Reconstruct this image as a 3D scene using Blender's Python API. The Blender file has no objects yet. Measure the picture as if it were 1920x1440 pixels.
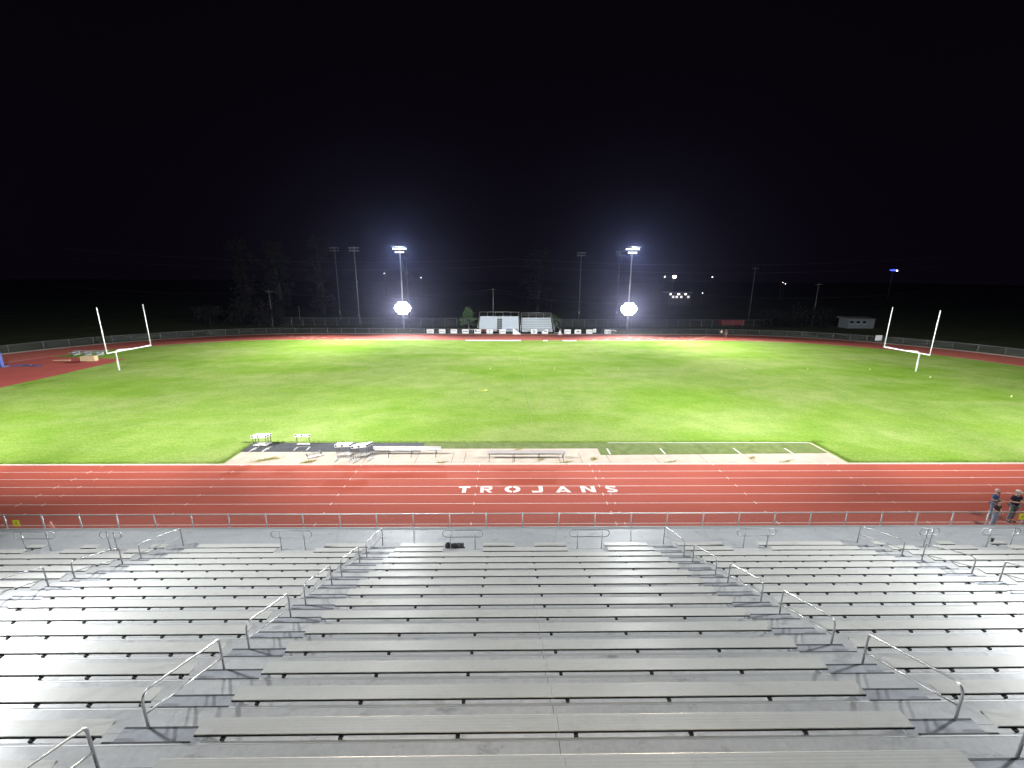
import bpy, bmesh, math, random
from mathutils import Vector, Matrix
random.seed(7)
S = bpy.context.scene
C = S.collection
PI = math.pi

# ------------------------------------------------------------------ helpers
class MB:
    def __init__(s): s.v=[]; s.f=[]; s.sm=[]
    def quad(s,a,b,c,d):
        n=len(s.v); s.v+= [tuple(a),tuple(b),tuple(c),tuple(d)]; s.f.append((n,n+1,n+2,n+3)); s.sm.append(False); return s
    def poly(s,pts):
        n=len(s.v); s.v+=[tuple(p) for p in pts]; s.f.append(tuple(range(n,n+len(pts)))); s.sm.append(False); return s
    def box(s,x0,x1,y0,y1,z0,z1,rot=0,c=None):
        n=len(s.v)
        P=[(x0,y0,z0),(x1,y0,z0),(x1,y1,z0),(x0,y1,z0),(x0,y0,z1),(x1,y0,z1),(x1,y1,z1),(x0,y1,z1)]
        if rot:
            cx,cy=c or ((x0+x1)/2,(y0+y1)/2); ca,sa=math.cos(rot),math.sin(rot)
            P=[(cx+(x-cx)*ca-(y-cy)*sa, cy+(x-cx)*sa+(y-cy)*ca, z) for x,y,z in P]
        s.v+=P
        for q in ((0,3,2,1),(4,5,6,7),(0,1,5,4),(1,2,6,5),(2,3,7,6),(3,0,4,7)):
            s.f.append(tuple(n+i for i in q)); s.sm.append(False)
        return s
    def tube(s,pts,r,n=8,cap=True,closed=False):
        pts=[Vector(p) for p in pts]; rs=r if isinstance(r,(list,tuple)) else [r]*len(pts)
        base=len(s.v); m=len(pts); up=None
        for i,p in enumerate(pts):
            if closed: t=(pts[(i+1)%m]-pts[i-1]).normalized()
            else: t=(pts[min(i+1,m-1)]-pts[max(i-1,0)]).normalized()
            if up is None:
                up=Vector((0,0,1)) if abs(t.z)<.9 else Vector((0,1,0))
            a=t.cross(up)
            if a.length<1e-4: a=t.cross(Vector((1,0,0)))
            a.normalize(); b=a.cross(t).normalized(); up=b
            for k in range(n):
                an=2*PI*k/n; q=p+a*(math.cos(an)*rs[i])+b*(math.sin(an)*rs[i]); s.v.append(tuple(q))
        L=m if closed else m-1
        for i in range(L):
            for k in range(n):
                i2=(i+1)%m
                s.f.append((base+i*n+k,base+i*n+(k+1)%n,base+i2*n+(k+1)%n,base+i2*n+k)); s.sm.append(n>4)
        if cap and not closed:
            s.f.append(tuple(base+k for k in range(n))[::-1]); s.sm.append(False)
            s.f.append(tuple(base+(m-1)*n+k for k in range(n))); s.sm.append(False)
        return s
    def ball(s,c,r,n=8,m=6,sc=(1,1,1)):
        base=len(s.v); cx,cy,cz=c
        for i in range(1,m):
            th=PI*i/m
            for k in range(n):
                an=2*PI*k/n; s.v.append((cx+r*sc[0]*math.sin(th)*math.cos(an),cy+r*sc[1]*math.sin(th)*math.sin(an),cz+r*sc[2]*math.cos(th)))
        t=len(s.v); s.v.append((cx,cy,cz+r*sc[2])); s.v.append((cx,cy,cz-r*sc[2]))
        for i in range(m-2):
            for k in range(n):
                s.f.append((base+i*n+k,base+(i+1)*n+k,base+(i+1)*n+(k+1)%n,base+i*n+(k+1)%n)); s.sm.append(True)
        for k in range(n):
            s.f.append((t,base+k,base+(k+1)%n)); s.sm.append(True)
            s.f.append((t+1,base+(m-2)*n+(k+1)%n,base+(m-2)*n+k)); s.sm.append(True)
        return s
    def build(s,name,mat,parent=None,label=None):
        me=bpy.data.meshes.new(name); o=ORG.get(parent.name,(0,0,0)) if parent else (0,0,0)
        me.from_pydata([(x-o[0],y-o[1],z-o[2]) for x,y,z in s.v],[],s.f)
        me.polygons.foreach_set('use_smooth',s.sm); me.materials.append(mat); me.update()
        ob=bpy.data.objects.new(name,me); C.objects.link(ob)
        if parent: ob.parent=parent; ORG[ob.name]=o
        if label: ob['label']=label
        return ob
ORG={}
def thing(name,label,cat,loc=(0,0,0),rz=0,group=None,local=False):
    o=bpy.data.objects.new(name,None); C.objects.link(o); o.location=loc; o.rotation_euler=(0,0,rz)
    o.empty_display_size=.2
    o['label']=label; o['category']=cat
    if group: o['group']=group
    ORG[o.name]=(0,0,0) if local else tuple(loc)
    return o
def tag(o,label,cat,group=None):
    o['label']=label; o['category']=cat
    if group: o['group']=group
    return o
def struct(o,label=None,kind='structure'):
    o['kind']=kind
    if label: o['label']=label
    return o
def copy_tree(o,parent=None):
    c=o.copy(); C.objects.link(c)
    if parent: c.parent=parent
    for ch in list(o.children): copy_tree(ch,c)
    return c
def dup(o,loc,rz=0,label=None,group=None,tilt=None):
    c=copy_tree(o); c.location=loc; c.rotation_euler=(tilt[0],tilt[1],rz) if tilt else (0,0,rz)
    if label: c['label']=label
    if group: c['group']=group
    return c

# ------------------------------------------------------------------ materials
def mat(name,col,rough=.6,metal=0,emit=None,es=0,aniso=None,spec=None):
    m=bpy.data.materials.new(name); m.use_nodes=True; b=m.node_tree.nodes['Principled BSDF']
    b.inputs['Base Color'].default_value=(*col,1); b.inputs['Roughness'].default_value=rough; b.inputs['Metallic'].default_value=metal
    if spec is not None: b.inputs['Specular IOR Level'].default_value=spec
    if emit: b.inputs['Emission Color'].default_value=(*emit,1); b.inputs['Emission Strength'].default_value=es
    if aniso:
        b.inputs['Anisotropic'].default_value=aniso
        v=m.node_tree.nodes.new('ShaderNodeCombineXYZ'); v.inputs[1].default_value=1
        m.node_tree.links.new(v.outputs[0],b.inputs['Tangent'])
    return m
def nd(m,t,**k):
    n=m.node_tree.nodes.new(t)
    for a,b in k.items(): setattr(n,a,b)
    return n
def lk(m,a,b): m.node_tree.links.new(a,b)
def coords(m,scale=(1,1,1),rot=(0,0,0)):
    g=nd(m,'ShaderNodeNewGeometry'); mp=nd(m,'ShaderNodeMapping'); mp.inputs['Scale'].default_value=scale; mp.inputs['Rotation'].default_value=rot
    lk(m,g.outputs['Position'],mp.inputs['Vector']); return mp.outputs[0]
def noise(m,vec,scale,detail=4,rough=.55,dist=0):
    n=nd(m,'ShaderNodeTexNoise'); n.inputs['Scale'].default_value=scale; n.inputs['Detail'].default_value=detail
    n.inputs['Roughness'].default_value=rough; n.inputs['Distortion'].default_value=dist
    lk(m,vec,n.inputs['Vector']); return n.outputs['Fac']
def ramp(m,fac,stops):
    r=nd(m,'ShaderNodeValToRGB'); e=r.color_ramp.elements
    while len(e)<len(stops): e.new(.5)
    for i,(p,c) in enumerate(stops): e[i].position=p; e[i].color=(*c,1) if len(c)==3 else c
    lk(m,fac,r.inputs[0]); return r.outputs[0]
def mix(m,fac,a,b,mode='MIX'):
    n=nd(m,'ShaderNodeMix',data_type='RGBA',blend_type=mode)
    if isinstance(fac,(int,float)): n.inputs[0].default_value=fac
    else: lk(m,fac,n.inputs[0])
    for s,x in ((6,a),(7,b)):
        if isinstance(x,tuple): n.inputs[s].default_value=(*x,1)
        else: lk(m,x,n.inputs[s])
    return n.outputs[2]
def bump(m,h,strength=.3,dist=.02):
    n=nd(m,'ShaderNodeBump'); n.inputs['Strength'].default_value=strength; n.inputs['Distance'].default_value=dist
    lk(m,h,n.inputs['Height']); lk(m,n.outputs[0],m.node_tree.nodes['Principled BSDF'].inputs['Normal'])
def base(m,c): lk(m,c,m.node_tree.nodes['Principled BSDF'].inputs['Base Color'])
G3=lambda v:(v,v,v)

# grass
M_grass=mat('grass',(.1,.2,.04),1.,spec=0.)
v=coords(M_grass); vs=coords(M_grass,(1,2.2,1),(0,0,.18))
n1=noise(M_grass,vs,.055,3,.55,.6); n2=noise(M_grass,v,.35,4,.6); n3=noise(M_grass,coords(M_grass,(1,2.5,1),(0,0,-.12)),3.2,5,.75); n4=noise(M_grass,v,14,3,.8)
c1=ramp(M_grass,n1,[(.28,(.140,.235,.030)),(.42,(.165,.250,.045)),(.56,(.195,.264,.068)),(.70,(.222,.272,.088))])
c2=ramp(M_grass,n2,[(.3,(.80,.88,.7)),(.7,(1.12,1.06,1.15))])
c=mix(M_grass,1.,c1,c2,'MULTIPLY')
c3=ramp(M_grass,n3,[(.25,(.55,.62,.5)),(.5,(1,1,1)),(.8,(1.38,1.28,1.4))])
c=mix(M_grass,.9,c,c3,'MULTIPLY')
n5=noise(M_grass,coords(M_grass,(.7,3.2,1),(0,0,.08)),1.1,4,.7)
c=mix(M_grass,.7,c,ramp(M_grass,n5,[(.3,(.82,.87,.78)),(.5,(1,1,1)),(.72,(1.14,1.10,1.14))]),'MULTIPLY')
c4=ramp(M_grass,n4,[(.28,(.35,.42,.3)),(.5,(1,1,1)),(.72,(1.6,1.5,1.6))])
c=mix(M_grass,.7,c,c4,'MULTIPLY')
base(M_grass,c); bump(M_grass,n4,.5,.03)

M_ground=mat('rough_ground',(.03,.04,.015),.95,spec=.1)
v=coords(M_ground); base(M_ground,ramp(M_ground,noise(M_ground,v,.12,6,.65),[(.3,(.030,.050,.014)),(.55,(.060,.070,.030)),(.75,(.10,.085,.05))])); bump(M_ground,noise(M_ground,v,2,4),.6,.1)

def red_mat(name,a,b):
    m=mat(name,a,.85,spec=.2); v=coords(m)
    c=mix(m,1.,ramp(m,noise(m,v,.22,4,.6),[(.3,a),(.7,b)]),ramp(m,noise(m,v,22,3,.8),[(.2,(.78,.8,.8)),(.8,(1.2,1.2,1.2))]),'MULTIPLY')
    c=mix(m,.5,c,ramp(m,noise(m,coords(m,(.15,3,1)),1.2,4,.6),[(.3,(.86,.84,.84)),(.7,(1.1,1.12,1.12))]),'MULTIPLY')
    base(m,c); bump(m,noise(m,v,60,2),.3,.004); return m
M_track=red_mat('red_rubber',(.315,.062,.038),(.36,.075,.047))
M_dzone=red_mat('red_rubber_apron',(.27,.048,.036),(.32,.066,.05))
M_line=mat('lane_paint',(.72,.60,.55),.7)
v=coords(M_line); base(M_line,ramp(M_line,noise(M_line,v,6,4,.7),[(.3,(.50,.33,.29)),(.6,(.68,.54,.50))]))
M_letter=mat('letter_paint',(.72,.58,.53),.7)
v=coords(M_letter); base(M_letter,ramp(M_letter,noise(M_letter,v,12,4,.7),[(.3,(.60,.42,.36)),(.55,(.76,.64,.59))]))
def conc(name,a,b,sc=1.2):
    m=mat(name,a,.85,spec=.2); v=coords(m)
    c=mix(m,1.,ramp(m,noise(m,v,sc,5,.6),[(.3,a),(.7,b)]),ramp(m,noise(m,v,25,3,.8),[(.2,G3(.85)),(.8,G3(1.1))]),'MULTIPLY'); base(m,c)
    bump(m,noise(m,v,30,3),.2,.005); return m
M_conc=conc('pad_concrete',(.37,.30,.235),(.46,.38,.305))
M_conc2=conc('pad_concrete_worn',(.37,.30,.235),(.46,.38,.305))
M_curb=conc('curb_concrete',(.55,.42,.36),(.7,.58,.52),3)
M_black=mat('black_rubber',(.018,.018,.021),.8); v=coords(M_black); base(M_black,ramp(M_black,noise(M_black,v,2.5,5,.65),[(.3,(.012,.012,.015)),(.7,(.045,.045,.05))]))
M_turf=mat('faded_turf',(.09,.12,.05),.9,spec=.1); v=coords(M_turf); base(M_turf,ramp(M_turf,noise(M_turf,v,1.6,6,.7),[(.3,(.075,.105,.028)),(.5,(.11,.14,.042)),(.72,(.165,.175,.075))]))
M_joint=mat('joint',(.16,.10,.07),.9)
M_weed=mat('weed',(.26,.24,.06),.9)

# aluminium
def alu(name,a,b,rough,metal,an,groove=None,sc=1.4,contrast=1,spec=None):
    m=mat(name,a,rough,metal,aniso=an,spec=spec); v=coords(m)
    n=noise(m,coords(m,(.35,1.6,1)),sc,5,.62)
    c=ramp(m,n,[(.28,a),(.72,b)])
    sp=ramp(m,noise(m,v,9,5,.75),[(.2,G3(1-.14*contrast)),(.8,G3(1+.10*contrast))])
    c=mix(m,.9,c,sp,'MULTIPLY')
    st=ramp(m,noise(m,coords(m,(.8,1.3,1)),1.9,7,.72,.4),[(.30,G3(1-.34*contrast)),(.44,G3(1.)),(.60,G3(1.)),(.72,G3(1+.14*contrast))])
    c=mix(m,.8,c,st,'MULTIPLY')
    base(m,c)
    rr=nd(m,'ShaderNodeMapRange'); rr.inputs[3].default_value=rough-.06; rr.inputs[4].default_value=rough+.1
    lk(m,noise(m,v,2.3,5,.7),rr.inputs[0]); lk(m,rr.outputs[0],m.node_tree.nodes['Principled BSDF'].inputs['Roughness'])
    if groove:
        w=nd(m,'ShaderNodeTexWave',bands_direction='Y'); w.inputs['Scale'].default_value=groove; w.inputs['Distortion'].default_value=0
        g=nd(m,'ShaderNodeTexCoord'); lk(m,g.outputs['Object'],w.inputs['Vector'])
        bump(m,w.outputs['Fac'],.25,.002)
    else: bump(m,noise(m,v,20,3,.7),.08,.003)
    return m
M_seat=alu('seat_aluminium',(.52,.51,.478),(.59,.58,.542),.36,.12,.75,spec=.35,groove=6.5,contrast=.5)
M_seat2=alu('seat_aluminium_fine',(.44,.44,.42),(.50,.50,.475),.46,.3,.55,contrast=.5)
M_deck=alu('deck_aluminium',(.49,.49,.49),(.58,.578,.57),.31,.2,.8,spec=.35,contrast=1.4)
M_step=alu('step_aluminium',(.38,.39,.42),(.465,.475,.50),.32,.25,.7,spec=.35,contrast=1.4)
M_walk=alu('walkway_aluminium',(.39,.40,.412),(.46,.465,.47),.42,.1,.5,spec=.3,contrast=1.2)
M_edge=mat('edge_aluminium',(.46,.46,.455),.5,.3)
M_rail=mat('rail_aluminium',(.47,.47,.475),.36,.8)
M_bracket=mat('bracket_dark',(.05,.05,.045),.6,.5)
M_galv=mat('galvanised',(.42,.43,.43),.45,.6)
M_galvd=mat('galvanised_dull',(.20,.21,.21),.6,.4)
M_wire=mat('fence_wire',(.30,.31,.31),.5,.5)
M_white=mat('white_paint',(.80,.80,.78),.4)
M_whited=mat('white_board',(.72,.72,.70),.6)
M_dark=mat('dark_steel',(.035,.03,.028),.6)
M_blackp=mat('black_mark',(.03,.03,.035),.7)
M_grey=mat('grey_mark',(.25,.25,.27),.7)
M_yellow=mat('yellow_sign',(.75,.68,.03),.5)
M_wood=mat('raw_timber',(.42,.30,.16),.8)
v=coords(M_wood); base(M_wood,ramp(M_wood,noise(M_wood,coords(M_wood,(1,1,6)),3,4,.6),[(.3,(.34,.24,.13)),(.7,(.48,.36,.21))]))
M_rust=mat('rusty_frame',(.16,.09,.045),.8)
M_blue=mat('blue_paint',(.03,.05,.22),.5)
M_bluefade=mat('blue_tarp',(.06,.08,.18),.7)
M_red=mat('red_paint',(.15,.012,.012),.7)
M_siding=mat('pale_siding',(.13,.145,.16),.8)
w=nd(M_siding,'ShaderNodeTexWave',bands_direction='Z'); w.inputs['Scale'].default_value=3; lk(M_siding,coords(M_siding),w.inputs['Vector']); bump(M_siding,w.outputs['Fac'],.4,.02)
M_glassd=mat('dark_glass',(.01,.012,.015),.15)
M_bark=mat('bark',(.022,.017,.014),.95)
def leaf(name,a,b):
    m=mat(name,a,.8,spec=.2); base(m,ramp(m,noise(m,coords(m),3.,3,.7),[(.3,a),(.7,b)])); return m
M_leaf=leaf('green_leaf',(.05,.10,.035),(.10,.17,.06)); M_leafd=leaf('dark_leaf',(.005,.006,.005),(.014,.012,.011))
M_polef=mat('far_pole_steel',(.085,.09,.10),.6,.3)  # darker copy of the galvanised steel, night dimness put into the colour
M_lampw=mat('led_lens',(1,1,1),.5,emit=(1.,.97,.92),es=30)
M_lampt=mat('led_lens_top',(1,1,1),.5,emit=(.80,.88,1.),es=7)
M_lampfar=mat('distant_lamp',(1,1,1),.5,emit=(1,.95,.85),es=9)
M_lampwarm=mat('distant_lamp_warm',(1,1,1),.5,emit=(1,.78,.62),es=26)
M_lampblue=mat('blue_glow',(0,0,1),.5,emit=(.05,.09,1.),es=2.6)
M_lampdim=mat('lit_window',(1,1,1),.5,emit=(.9,.75,.8),es=1.0)
M_lens_off=mat('unlit_lens',(.30,.32,.35),.25,.3)

# ------------------------------------------------------------------ layout numbers
YC=59.45; LN=1.067; RI=31.6; RO=41.4; XL=-48.; XR=46.
def stadium(r,zz,n=48):
    p=[]
    for i in range(n+1):
        a=-PI/2+PI*i/n; p.append((XR+r*math.cos(a),YC+r*math.sin(a),zz))
    for i in range(n+1):
        a=PI/2+PI*i/n; p.append((XL+r*math.cos(a),YC+r*math.sin(a),zz))
    return p
def ring(mb,r0,r1,zz,n=48):
    a=stadium(r0,zz,n); b=stadium(r1,zz,n); m=len(a)
    for i in range(m):
        j=(i+1)%m; mb.quad(a[i],b[i],b[j],a[j])
    return mb

# ground, one sheet to the horizon (gently rising far off)
mb=MB(); N=40
xs=[-900+1800*i/N for i in range(N+1)]; ys=[-150,-40,0,60,104,112,130,170,230,320,450,650,900]
def gz(x,y):
    if y<150: return 0
    return (y-150)*.012+ .6*math.sin(x*.02)*min(1,(y-150)/100)
idx={}
for j,y in enumerate(ys):
    for i,x in enumerate(xs): idx[i,j]=len(mb.v); mb.v.append((x,y,gz(x,y)))
for j in range(len(ys)-1):
    for i in range(N): mb.f.append((idx[i,j],idx[i+1,j],idx[i+1,j+1],idx[i,j+1])); mb.sm.append(True)
struct(mb.build('ground',M_ground))
o=ring(MB(),RI,RO,.004).build('running_track',M_track); struct(o,'red rubber running track around the field')
struct(MB().poly(stadium(RI,.008)).build('playing_field',M_grass),'green grass football field inside the track')
# kerb between grass and track
struct(ring(MB(),RI-.16,RI-.02,.016).build('track_kerb',M_curb),'pale kerb along the inside of the track')
# near apron under stand edge
struct(ring(MB(),RO+.02,RO+1.6,.012).build('concrete_apron',M_curb),'pale concrete apron outside the track')
# red D zone at left with grass wedge left free
pts=[(-62.4,50.1,.012),(-62.4,54.3,.012),(-62.9,60.8,.012),(-63.3,68.1,.012),(-71.,69.2,.012),(-78.3,70.4,.012)]
a1=math.atan2(70.4-YC,-78.3-XL)
for i in range(14):
    a=a1+(math.atan2(30-YC,-60-XL)+2*PI-a1)*i/13
    pts.append((XL+RI*math.cos(a),YC+RI*math.sin(a),.012))
pts.append((-60.,33.,.012)); pts.append((-61.5,42.,.012))
struct(MB().poly(pts).build('red_apron',M_dzone),'red rubber apron behind the left goal')
# lane lines
mb=MB()
for k in range(0,9):
    r=RI+.02+LN*k; ring(mb,r,r+.05,.0085)
def tick(x,k,l=.22,w=.06,dx=.0):
    y=YC-(RI+.05+LN*k); l*=.8; mb.quad((x-w/2-dx,y-l,.0125),(x+w/2-dx,y-l,.0125),(x+w/2+dx,y+l,.0125),(x-w/2+dx,y+l,.0125))
for k in range(0,8):
    for x,l in ((-30.47,.24),(-29.05,.16),(-20.9,.15),(-12.57,.17),(-4.26,.17),(3.55,.2),(4.02,.13),(12.33,.18),(20.6,.13),(28.8,.13)): tick(x,k,l)
random.seed(3)
for k in range(1,8):
    y=YC+(RI+.05+LN*k)
    for x in [14+2.9*k,21+2.9*k,28+2.0*k,37+1.1*k,-34-2.9*k,-41-2.*k]:
        mb.box(x-.5,x+.5,y-.18,y+.18,.0125,.014)
struct(mb.build('lane_lines',M_line),'pinkish white lane lines and marks on the red track')
# letters on the track
def letters():
    out=[]; mb=None; y0,y1=23.76,24.60; H=y1-y0; z=.0165
    def P(x,w,*pts): out[-1].poly([(x+w*a,y0+H*b,z) for a,b in pts])
    def R(x,w,a0,a1,b0,b1): P(x,w,(a0,b0),(a1,b0),(a1,b1),(a0,b1))
    out.append(MB())
    x,w=-5.34,.72; R(x,w,0,1,.72,1); R(x,w,.33,.67,0,.70)
    out.append(MB())
    x,w=-3.98,.76; R(x,w,0,.28,0,1); R(x,w,.31,.72,.78,1); R(x,w,.31,.72,.38,.58)
    P(x,w,(.72,.78),(.70,.58),(.72,.38),(.90,.44),(.97,.58),(.97,.80),(.90,.93),(.72,1)); P(x,w,(.42,.36),(.70,.36),(1.0,0),(.70,0))
    out.append(MB())
    x,w=-2.48,1.0
    for s in (-1,1):
        o=[];i_=[]
        for k in range(9):
            a=-PI/2+PI*k/8; o.append((.5+s*(.035+.465*math.cos(a)),.5+.5*math.sin(a))); i_.append((.5+s*(.035+.20*math.cos(a)),.5+.25*math.sin(a)))
        for k in range(8): P(x,w,o[k],o[k+1],i_[k+1],i_[k])
    out.append(MB())
    x,w=-.78,.70; R(x,w,.64,1,.34,1)
    P(x,w,(.64,.33),(1,.33),(.97,.14),(.82,0),(.60,0),(.60,.24)); P(x,w,(.58,.24),(.58,0),(.10,.0),(0,.10),(0,.28),(.12,.24))
    out.append(MB())
    x,w=.68,.98; P(x,w,(0,0),(.26,0),(.52,.62),(.44,1)); P(x,w,(.46,1),(.58,1),(1,0),(.74,0),(.55,.50)); P(x,w,(.34,.10),(.66,.10),(.60,.27),(.40,.27))
    out.append(MB())
    x,w=2.30,.90; R(x,w,0,.27,0,1); R(x,w,.73,1,0,1); P(x,w,(.29,1),(.29,.66),(.71,0),(.71,.36))
    out.append(MB())
    x,w=3.88,.68
    P(x,w,(.52,1),(.52,.78),(.86,.74),(1,.80),(.94,.93),(.80,1)); P(x,w,(.50,1),(.50,.78),(.30,.72),(.30,.66),(0,.60),(0,.80),(.14,.96))
    P(x,w,(0,.60),(.30,.64),(.80,.52),(1,.38),(.70,.32),(.18,.46)); P(x,w,(1,.38),(.70,.34),(.70,.28),(.52,.22),(.52,0),(.80,.03),(1,.18))
    P(x,w,(.50,0),(.50,.22),(.16,.27),(0,.20),(.06,.06),(.20,0))
    return out
o=thing('track_lettering','large pale stencilled capitals TROJANS painted across a lane of the red track','lettering',(-.45,24.2,.012))
for q in letters(): q.build('letter',M_letter,o)

# pad in front of benches
zp=.02
def strip(name,m,x0,x1,y0,y1,z,label=None):
    return struct(MB().quad((x0,y0,z),(x1,y0,z),(x1,y1,z),(x0,y1,z)).build(name,m),label)
strip('concrete_pad',M_conc,-22.3,22.25,28.02,31.95,zp,'beige concrete slab between track and grass')
strip('black_rubber_mat',M_black,-22.5,-8.85,30.12,31.95,zp+.006,'black rubber strip on the concrete slab')
mb=MB(); mb.quad((-8.85,30.72,zp+.004),(4.7,30.72,zp+.004),(4.7,31.95,zp+.004),(-8.85,31.95,zp+.004)); mb.quad((4.7,29.45,zp+.004),(22.1,29.75,zp+.004),(22.1,31.95,zp+.004),(4.7,31.95,zp+.004))
struct(mb.build('turf_strip',M_turf),'faded artificial turf strip on the concrete slab')
mb=MB(); z=zp+.01
mb.box(5.8,22.1,31.86,31.95,z-.004,z)
for x in (5.45,9.6,15.35,19.35): mb.box(x-.06,x+.06,29.6,30.7,z-.004,z)
struct(mb.build('painted_marks',mat('worn_white',(.48,.47,.42),.8)),'white paint strokes on the faded turf')
mb=MB()
for x in (-16.2,-12.6,-8.9,-6.3,-5.4,-1.9,1.5,3.1,5.1,8.6,12.1,15.6): mb.box(x-.018,x+.018,28.05,30.0,zp+.002,zp+.004)
struct(mb.build('slab_joints',M_joint),'dark joints in the concrete slab')
# raised edge of lawn: little tufts along the slab (uncountable)
mb=MB(); random.seed(11)
def tuft(x,y,h,s):
    a=random.uniform(0,PI); dx,dy=math.cos(a)*s,math.sin(a)*s; lx,ly=random.uniform(-.05,.05),random.uniform(-.05,.05)
    n=len(mb.v); mb.v+=[(x-dx,y-dy,.01),(x+dx,y+dy,.01),(x+lx,y+ly,h)]; mb.f.append((n,n+1,n+2)); mb.sm.append(False)
for i in range(9000):
    tuft(random.uniform(-23.5,23.5),31.95+abs(random.gauss(0,.22)),random.uniform(.03,.10),.02)
for i in range(2600):
    s=random.choice((-1,1)); tuft(s*(22.42+abs(random.gauss(0,.25))),random.uniform(28.15,32.1),random.uniform(.03,.09),.02)
for i in range(16000):
    x=random.uniform(-45,48)
    if abs(x)>22.6: tuft(x,28.05+abs(random.gauss(0,.2)),random.uniform(.02,.08),.02)
struct(mb.build('grass_edge',M_grass),'rough grass edge along slab and kerb','stuff')
mb=MB()
for cx,cy,ax,ay,nn in ((-19.6,28.75,.85,.35,500),(-16.45,28.3,.5,.22,300),(.2,28.7,.25,.2,110),(4.0,28.7,.3,.3,160),(-7.0,28.15,.5,.1,120),(1.9,28.15,.6,.1,150),(15.8,28.9,.3,.2,120),(9.5,28.2,.5,.1,120),(-1.3,30.65,.5,.1,140),(18.,28.3,.6,.1,120)):
    for i in range(int(nn*.8)):
        x=cx+random.gauss(0,ax*.5); y=min(31.,max(28.12,cy+random.gauss(0,ay*.5)+.45*(x-cx)))
        b=random.uniform(0,PI); s=.022; n=len(mb.v)
        mb.v+=[(x-s*math.cos(b),y-s*math.sin(b),zp),(x+s*math.cos(b),y+s*math.sin(b),zp),(x+random.uniform(-.12,.12),y+random.uniform(-.1,.1),zp+random.uniform(.03,.10))]; mb.f.append((n,n+1,n+2)); mb.sm.append(False)
struct(mb.build('weeds',M_weed),'dry weeds growing from slab joints','stuff')

# ------------------------------------------------------------------ GRANDSTAND
D=.838; Y0=5.095; Z0=5.949; RR=.3478; SW=.267
zs=lambda i:Z0-i*RR
zd=lambda i:Z0-i*RR-.43
yn=lambda j:Y0+j*D-.05
stand=thing('grandstand','large aluminium grandstand with rows of bench seats stepping down to the track','grandstand',(-1.57,10,0))
X0,X1=-27.5,24.4
R0=-3; MX=-1.57
for j in range(R0,14):                                   # deck of row j
    mb=MB(); mb.box(X0,X1,yn(j)-.03,yn(j+1),zd(j)-.05,zd(j))
    # gaps between the two decking planks show as fine lines
    ob=mb.build('deck_board',M_deck,stand)
    jm=MB()
    for jx in (-24.,-20.1,-12.4,MX,9.2,17.,21.): jm.box(jx-.004,jx+.004,yn(j),yn(j+1)-.036,zd(j)+.0005,zd(j)+.0015)
    jm.box(X0,X1,yn(j)+.40,yn(j)+.405,zd(j)+.0005,zd(j)+.0012)
    jm.build('plank_joints',M_bracket,ob)
    MB().box(X0,X1,yn(j+1)-.035,yn(j+1)+.012,zd(j)-.075,zd(j)+.003).build('nosing',M_edge,ob)
    MB().box(X0,X1,yn(j+1)-.06,yn(j+1)-.045,zd(j+1)+.002,zd(j)-.0505).build('riser',M_deck,ob)
WZ=zd(14); WY=19.0
MB().box(X0,X1,yn(14)-.03,WY-.06,WZ-.06,WZ).build('walkway',M_walk,stand)
MB().box(X0,X1,WY-.057,WY,WZ-.12,WZ+.035).build('walkway_edge',M_edge,stand)
MB().box(X0,X1,WY-.10,WY-.058,0,WZ-.061).build('front_skirt',M_galvd,stand)
# support legs beneath
for x in range(-27,25,6):
    MB().tube([(x,18.5,0),(x,18.5,WZ-.061)],.05,6).build('support_leg',M_galvd,stand)
    MB().tube([(x,3.2,0),(x,3.2,zd(-3)-.06)],.07,6).build('support_leg',M_galvd,stand)

# bracket mesh shared
def plank(i,x0,x1,step=.9,off=.28,fine=False,top=None):
    y=Y0+i*D; z=zs(i)
    g=.004
    m=MB()
    # cross-section with bevelled long edges
    pr=[(0,-.045),(0,-.008),(.008,0),(SW-.008,0),(SW,-.008),(SW,-.045)]
    n=len(m.v)
    for xx in (x0+g,x1-g):
        for a,b in pr: m.v.append((xx,y+a,z+b))
    k=len(pr)
    for q in range(k): m.f.append((q,(q+1)%k,k+(q+1)%k,k+q)); m.sm.append(False)
    m.f.append(tuple(range(k))[::-1]); m.sm.append(False); m.f.append(tuple(range(k,2*k))); m.sm.append(False)
    # the object origin sits at the plank so grooves follow it
    me=bpy.data.meshes.new('seat_plank'); ox,oy,oz=(x0+x1)/2,y,z
    me.from_pydata([(a-ox,b-oy,c-oz) for a,b,c in m.v],[],m.f); me.materials.append(M_seat if not fine else M_seat2); me.update()
    ob=bpy.data.objects.new('seat_plank',me); C.objects.link(ob); ob.parent=stand
    so=ORG[stand.name]; ob.location=(ox-so[0],oy-so[1],oz-so[2])
    MB_end=MB()
    x=x0+off
    while x<x1-.1:
        if 'bracket' not in SH:
            b=MB().box(-.032,.032,-.035,.02,-.082,-.046).box(-.025,.025,-.02,.2,-.08,-.046)
            me2=bpy.data.meshes.new('bracket'); me2.from_pydata(b.v,[],b.f); me2.materials.append(M_bracket); SH['bracket']=me2
        br=bpy.data.objects.new('bracket',SH['bracket']); C.objects.link(br); br.parent=ob; br.location=(x-ox,0,0)
        x+=step
    return ob
SH={}
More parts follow.
